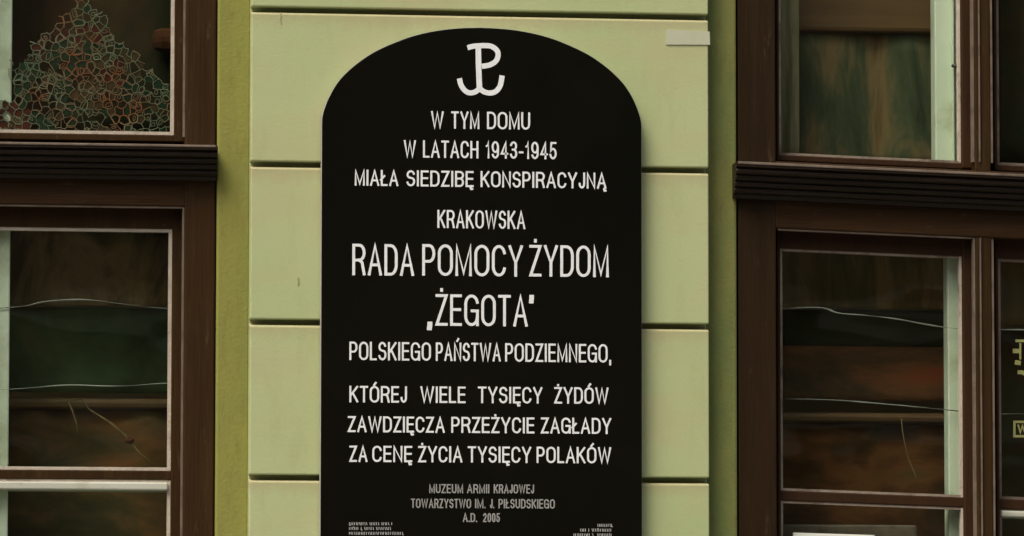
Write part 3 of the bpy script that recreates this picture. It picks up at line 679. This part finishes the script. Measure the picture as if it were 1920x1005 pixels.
# ------------------------------------------------------------------ plaque
PT = 0.022                            # slab thickness, standing 4 mm off the wall
PF = -PT - 0.004
plq = thing("memorial_plaque", (X(900, PF), -0.02, BOTZ), "tall black stone plaque with arched top and white Polish inscription on the green wall", "plaque")
zarc = Z(232, PF, 900)
pxl, pxr = X(602, PF, 600), X(1203.5, PF, 600)
arc_px = [(602, 232), (603.5, 219), (608, 204), (614, 189), (624.5, 169), (639, 149), (662, 127), (689, 107), (713, 93.5), (738.5, 82), (763, 72.5), (788, 65), (813, 59.5), (838, 55.5), (868, 52.7), (902, 51.5)]
cxm = (pxl + pxr) / 2; half = (pxr - pxl) / 2
lpts = []
for px, py in arc_px:
    u = (902.75 - px) / 300.75
    lpts.append((u * half, zarc + (W(900, py, PF)[1] - Z(232, PF, 900))))
# smooth the measured outline a little (Catmull-Rom)
sm = []
for i in range(len(lpts) - 1):
    p0, p1, p2, p3 = (Vector(lpts[max(min(q, len(lpts) - 1), 0)]) for q in (i - 1, i, i + 1, i + 2))
    for kq in range(4):
        t = kq / 4
        sm.append(0.5 * ((2 * p1) + (p2 - p0) * t + (2 * p0 - 5 * p1 + 4 * p2 - p3) * t * t + (3 * p1 - p0 - 3 * p2 + p3) * t ** 3))
sm.append(Vector(lpts[-1]))
zbot = 1.93
outl = [(cxm - half, zbot)] + [(cxm - v.x, v.y) for v in sm] + [(cxm + v.x, v.y) for v in sm[-2::-1]] + [(cxm + half, zbot)]
sl = MB(); sl.prism_y(outl, PF, -0.004, side_mi=1)
slab = sl.build("slab", [M['granite'], M['granite_edge']], plq, bevel=0.0012)

# glyphs: strokes in a unit cell (u across, v up); drawn with one stroke width like a narrow grotesque
def arc(cx, cy, rx, ry, a0, a1, n=8):
    return [(cx + rx * math.cos(R(a0 + (a1 - a0) * i / n)), cy + ry * math.sin(R(a0 + (a1 - a0) * i / n))) for i in range(n + 1)]
def rr(ry=0.27):
    """upright rounded loop"""
    return arc(.5, 1 - ry, .5, ry, 0, 180, 10) + arc(.5, ry, .5, ry, 180, 360, 10)
O_ = (rr(), True)
C_ = arc(.5, .72, .5, .28, 12, 180, 9) + arc(.5, .28, .5, .28, 180, 348, 9)
D_ = [(0, 0), (0, 1), (.45, 1)] + arc(.45, .68, .55, .32, 90, 0, 6) + arc(.45, .32, .55, .32, 0, -90, 6) + [(0, 0)]
S_ = arc(.5, .765, .47, .235, 15, 180, 8) + arc(.5, .735, .47, .21, 180, 235, 3) + arc(.5, .30, .5, .235, 55, 0, 4) + arc(.5, .265, .5, .265, 0, -165, 9)
def P_(v): return [(0, 1), (.5, 1)] + arc(.55, (1 + v) / 2, .45, (1 - v) / 2, 90, -90, 8) + [(0, v)]
G = {
 'A': (.62, [([(0, 0), (.5, 1), (1, 0)], False), ([(.18, .32), (.82, .32)], False)]),
 'B': (.56, [([(0, 0), (0, 1)], False), (P_(.53), False), ([(.0, .53), (.55, .53)] + arc(.58, .265, .42, .265, 90, -90, 8) + [(0, 0)], False)]),
 'C': (.58, [(C_, False)]),
 'D': (.58, [(D_, True)]),
 'E': (.50, [([(1, 1), (0, 1), (0, 0), (1, 0)], False), ([(0, .52), (.92, .52)], False)]),
 'G': (.62, [(C_[:-1] + [(1, .30), (1, .48), (.55, .48)], False), ([(1, .40), (1, 0)], False)]),
 'H': (.57, [([(0, 0), (0, 1)], False), ([(1, 0), (1, 1)], False), ([(0, .52), (1, .52)], False)]),
 'I': (.14, [([(.5, 0), (.5, 1)], False)]),
 'J': (.42, [([(1, 1), (1, .27)] + arc(.5, .27, .5, .27, 0, -180, 8), False)]),
 'K': (.58, [([(0, 0), (0, 1)], False), ([(.98, 1), (0, .38)], False), ([(.33, .59), (1, 0)], False)]),
 'L': (.46, [([(0, 1), (0, 0), (1, 0)], False)]),
 'M': (.68, [([(0, 0), (0, 1), (.5, .06), (1, 1), (1, 0)], False)]),
 'N': (.57, [([(0, 0), (0, 1), (1, 0), (1, 1)], False)]),
 'O': (.62, [O_]),
 'P': (.54, [([(0, 0), (0, 1)], False), (P_(.45), False)]),
 'R': (.58, [([(0, 0), (0, 1)], False), (P_(.48), False), ([(.52, .48), (.80, .40), (.90, .2), (1, 0)], False)]),
 'S': (.54, [(S_, False)]),
 'T': (.54, [([(0, 1), (1, 1)], False), ([(.5, 0), (.5, 1)], False)]),
 'U': (.57, [([(0, 1), (0, .28)] + arc(.5, .28, .5, .28, 180, 360, 9) + [(1, 1)], False)]),
 'W': (.88, [([(0, 1), (.25, 0), (.5, .96), (.75, 0), (1, 1)], False)]),
 'Y': (.60, [([(0, 1), (.5, .42), (1, 1)], False), ([(.5, .42), (.5, 0)], False)]),
 'Z': (.52, [([(0, 1), (1, 1), (0, 0), (1, 0)], False)]),
 '0': (.48, [O_]),
 '1': (.30, [([(.15, .74), (.7, .80), (.8, 1), (.8, 0)], False)]),
 '2': (.48, [(arc(.5, .72, .48, .28, 170, -20, 9) + [(.6, .38), (.05, .12), (0, 0), (1, 0)], False)]),
 '3': (.48, [(arc(.5, .76, .47, .24, 165, -70, 9) + [(.35, .53)], False), ([(.42, .53)] + arc(.5, .27, .5, .265, 70, -165, 9), False)]),
 '4': (.50, [([(.74, 0), (.74, 1), (0, .26), (1, .26)], False)]),
 '5': (.48, [([(.92, 1), (.18, 1), (.06, .48)] + arc(.48, .31, .5, .31, 120, -165, 10), False)]),
 '9': (.48, [(arc(.5, .68, .5, .32, 0, 360, 14), False), ([(1, .68), (1, .35)] + arc(.5, .27, .5, .27, 10, -160, 8), False)]),
 '-': (.30, [([(0, .36), (1, .36)], False)]),
 '.': (.12, [([(.5, 0), (.5, .03)], False)]),
 ',': (.14, [([(.6, .05), (.55, -.03), (.3, -.17)], False)]),
 '„': (.34, [([(.15, .05), (.15, -.02), (.0, -.15)], False), ([(.85, .05), (.85, -.02), (.7, -.15)], False)]),
 '”': (.34, [([(.2, 1), (.2, .92), (.05, .80)], False), ([(.9, 1), (.9, .92), (.75, .80)], False)]),
}
G['Ą'] = (G['A'][0], G['A'][1] + [([(.95, .0), (.80, -.10), (.88, -.21), (1.02, -.20)], False)])
G['Ę'] = (G['E'][0], G['E'][1] + [([(.85, .0), (.66, -.10), (.74, -.21), (.95, -.20)], False)])
G['Ł'] = (G['L'][0], G['L'][1] + [([(-.18, .36), (.52, .64)], False)])
G['Ń'] = (G['N'][0], G['N'][1] + [([(.42, 1.16), (.62, 1.28)], False)])
G['Ó'] = (G['O'][0], G['O'][1] + [([(.45, 1.14), (.66, 1.28)], False)])
G['Ż'] = (G['Z'][0], G['Z'][1] + [([(.5, 1.18), (.5, 1.21)], False)])
cnt2 = [0]
def word(mb, txt, px0, px1, py0, py1, sw, y=PF):
    """set a word between two photo columns, cap top py0 and baseline py1 (at the word), stroke sw photo pixels"""
    x0 = W(px0, (py0 + py1) / 2, y)[0]; x1 = W(px1, (py0 + py1) / 2, y)[0]
    zc = (px0 + px1) / 2
    z1 = W(zc, py0, y)[1]; z0 = W(zc, py1, y)[1]
    H = z1 - z0; s = sw * 0.001
    x0 += 0.3 * s; x1 -= 0.3 * s
    ws = [G[c][0] for c in txt]; gap = 0.105
    tot = sum(ws) + gap * (len(txt) - 1); k = (x1 - x0) / (tot * H)
    x = x0
    for c, wd in zip(txt, ws):
        cw = wd * H * k
        for pts_, closed in G[c][1]:
            hx_ = min(s / 2, cw / 2); hz_ = s / 2
            q = [(x + hx_ + u * (cw - 2 * hx_), z0 + hz_ + v * (H - 2 * hz_)) for u, v in pts_]
            cnt2[0] += 1
            ribbon(mb, q, s, y - 0.0006 - (cnt2[0] % 40) * 1.2e-5, y + 0.0006, closed=closed, cap=s * 0.5)
        x += cw + gap * H * k
def line(words, py, sw, slope=0.0125, name="inscription_line", m='letter'):
    if max((q[1] - p[2] for p, q in zip(words, words[1:])), default=0) > 18:      # widely spaced words stand apart
        for wd in words: line([wd], py, sw, slope, "inscription_word", m)
        return
    mb = MB()
    for txt, a, b in words:
        mid = (a + b) / 2
        d = slope * (mid - 900)
        word(mb, txt, a, b, py[0] + d, py[1] + d, sw)
    return mb.build(name, M[m], slab)
line([("W", 807, 833), ("TYM", 845, 900), ("DOMU", 912, 995)], (209.5, 242), 3.6)
line([("W", 756, 781), ("LATACH", 792, 898), ("1943-1945", 909, 1045)], (264.5, 297), 3.6)
line([("MIAŁA", 664, 748), ("SIEDZIBĘ", 761, 889), ("KONSPIRACYJNĄ", 900, 1138)], (321, 351), 3.6)
line([("KRAKOWSKA", 819, 986)], (394.5, 428.5), 3.6)
line([("RADA", 659, 778), ("POMOCY", 790, 982), ("ŻYDOM", 991, 1143)], (459, 518), 5.2, 0.007)
line([("„", 799, 813), ("ŻEGOTA", 815, 991), ("”", 990, 1003)], (552.5, 611.5), 5.2, 0.005)
line([("POLSKIEGO", 654, 809), ("PAŃSTWA", 816, 940), ("PODZIEMNEGO,", 946, 1147)], (643, 677.5), 3.6, 0.010)
line([("KTÓREJ", 654, 764), ("WIELE", 787, 874), ("TYSIĘCY", 895, 1018), ("ŻYDÓW", 1038, 1142)], (725, 756), 3.6, 0.006)
line([("ZAWDZIĘCZA", 651, 835), ("PRZEŻYCIE", 845, 1003), ("ZAGŁADY", 1013, 1147)], (782, 812), 3.6, 0.007)
line([("ZA", 654, 690), ("CENĘ", 697, 774), ("ŻYCIA", 783, 868), ("TYSIĘCY", 876, 997), ("POLAKÓW", 1005, 1147)], (837, 867.5), 3.6, 0.006)
line([("MUZEUM", 804, 869), ("ARMII", 875, 918), ("KRAJOWEJ", 925, 1002)], (908, 925), 2.3, 0.004, m='letter_dim')
line([("TOWARZYSTWO", 770, 884), ("IM.", 890, 911), ("J.", 918, 927), ("PIŁSUDSKIEGO", 934, 1041)], (935.5, 953), 2.3, 0.004, m='letter_dim')
line([("A.D.", 867, 895), ("2005", 905, 938)], (962, 979), 2.4, 0.004, m='letter_dim')
# credits too small to read: rows of fine ticks
def ticks(x0, x1, py, h, seed):
    mb = MB(); r_ = random.Random(seed); px = x0
    while px < x1 - 2:
        if r_.random() < 0.12: px += 3; continue
        a = W(px, py - h / 2, PF); b = W(px + r_.choice([0, 0, 1.2]), py + h / 2, PF)
        ribbon(mb, [a, b], 0.0010, PF - 0.0005, PF + 0.0005)
        if r_.random() < 0.12:
            t = py + r_.choice([-h / 2, 0, h / 2]); ribbon(mb, [W(px, t, PF), W(px + 2.4, t, PF)], 0.0011, PF - 0.00056, PF + 0.0005)
        px += 3.2
    return mb.build("inscription_line", M['letter_mid'], slab)
for i, (xa, xb, py) in enumerate(((655, 738, 982), (655, 738, 991), (655, 757, 1000), (655, 757, 1009), (1121, 1150, 985), (1088, 1148, 994), (1076, 1148, 1003), (1060, 1148, 1012))):
    ticks(xa, xb, py, 5.5, i)
# anchor emblem
em = MB()
def ep(*a): return [W(640 + u / 3.35, 70 + v / 3.35, PF) for u, v in a]
def spline(pts_, n=6):
    P = [Vector(p) for p in pts_]; o = []
    for i in range(len(P) - 1):
        p0, p1, p2, p3 = P[max(i - 1, 0)], P[i], P[i + 1], P[min(i + 2, len(P) - 1)]
        for kq in range(n):
            t = kq / n
            o.append(0.5 * ((2 * p1) + (p2 - p0) * t + (2 * p0 - 5 * p1 + 4 * p2 - p3) * t * t + (3 * p1 - p0 - 3 * p2 + p3) * t ** 3))
    return [tuple(v) for v in o] + [tuple(P[-1])]
ribbon(em, spline(ep((792, 66), (830, 56), (900, 52), (945, 58), (978, 84), (984, 118), (968, 152), (930, 174), (882, 182))), 0.0097, PF - 0.0006, PF + 0.0005)
ribbon(em, ep((860, 58), (862, 180), (868, 338)), 0.0104, PF - 0.00066, PF + 0.0005)
ribbon(em, spline(ep((741, 258), (752, 300), (778, 336), (808, 349), (842, 342), (872, 318))), 0.0097, PF - 0.00072, PF + 0.0005)
ribbon(em, spline(ep((866, 318), (896, 342), (936, 350), (972, 338), (998, 302), (1010, 240))), 0.0097, PF - 0.00078, PF + 0.0005)
em.build("anchor_emblem", M['letter'], slab)

# ------------------------------------------------------------------ street and the house across it (seen only mirrored in the panes)
struct(MB().box(-60, 60, -0.4, -0.10, -60, 60).build("street", M['street']))
struct(MB().box(-40, 40, -0.10, 0.0, -1.8, 0.0).build("pavement", M['street'], bevel=0.02))
op = thing("opposite_house", (2, -14.5, 0), "brown house across the street mirrored in the window panes", "house")
MB().box(-14, 16, -0.1, 9.5, -18, -14.5).build("wall", M['opposite'], op)
t = MB()
for z in (3.05, 3.62, 5.9, 9.3): t.box(-14.05, 16.05, z, z + 0.09, -14.62 + 0.0, -14.3)
t.build("ledge", M['opp_trim'], op)
for x in range(-12, 15, 2):
    for z in (0.9, 3.95, 6.4):
        w_ = MB().box(x, x + 1.0, z, z + 1.7, -14.5, -14.44).build("window", M['opp_green'], op, bevel=0.01)
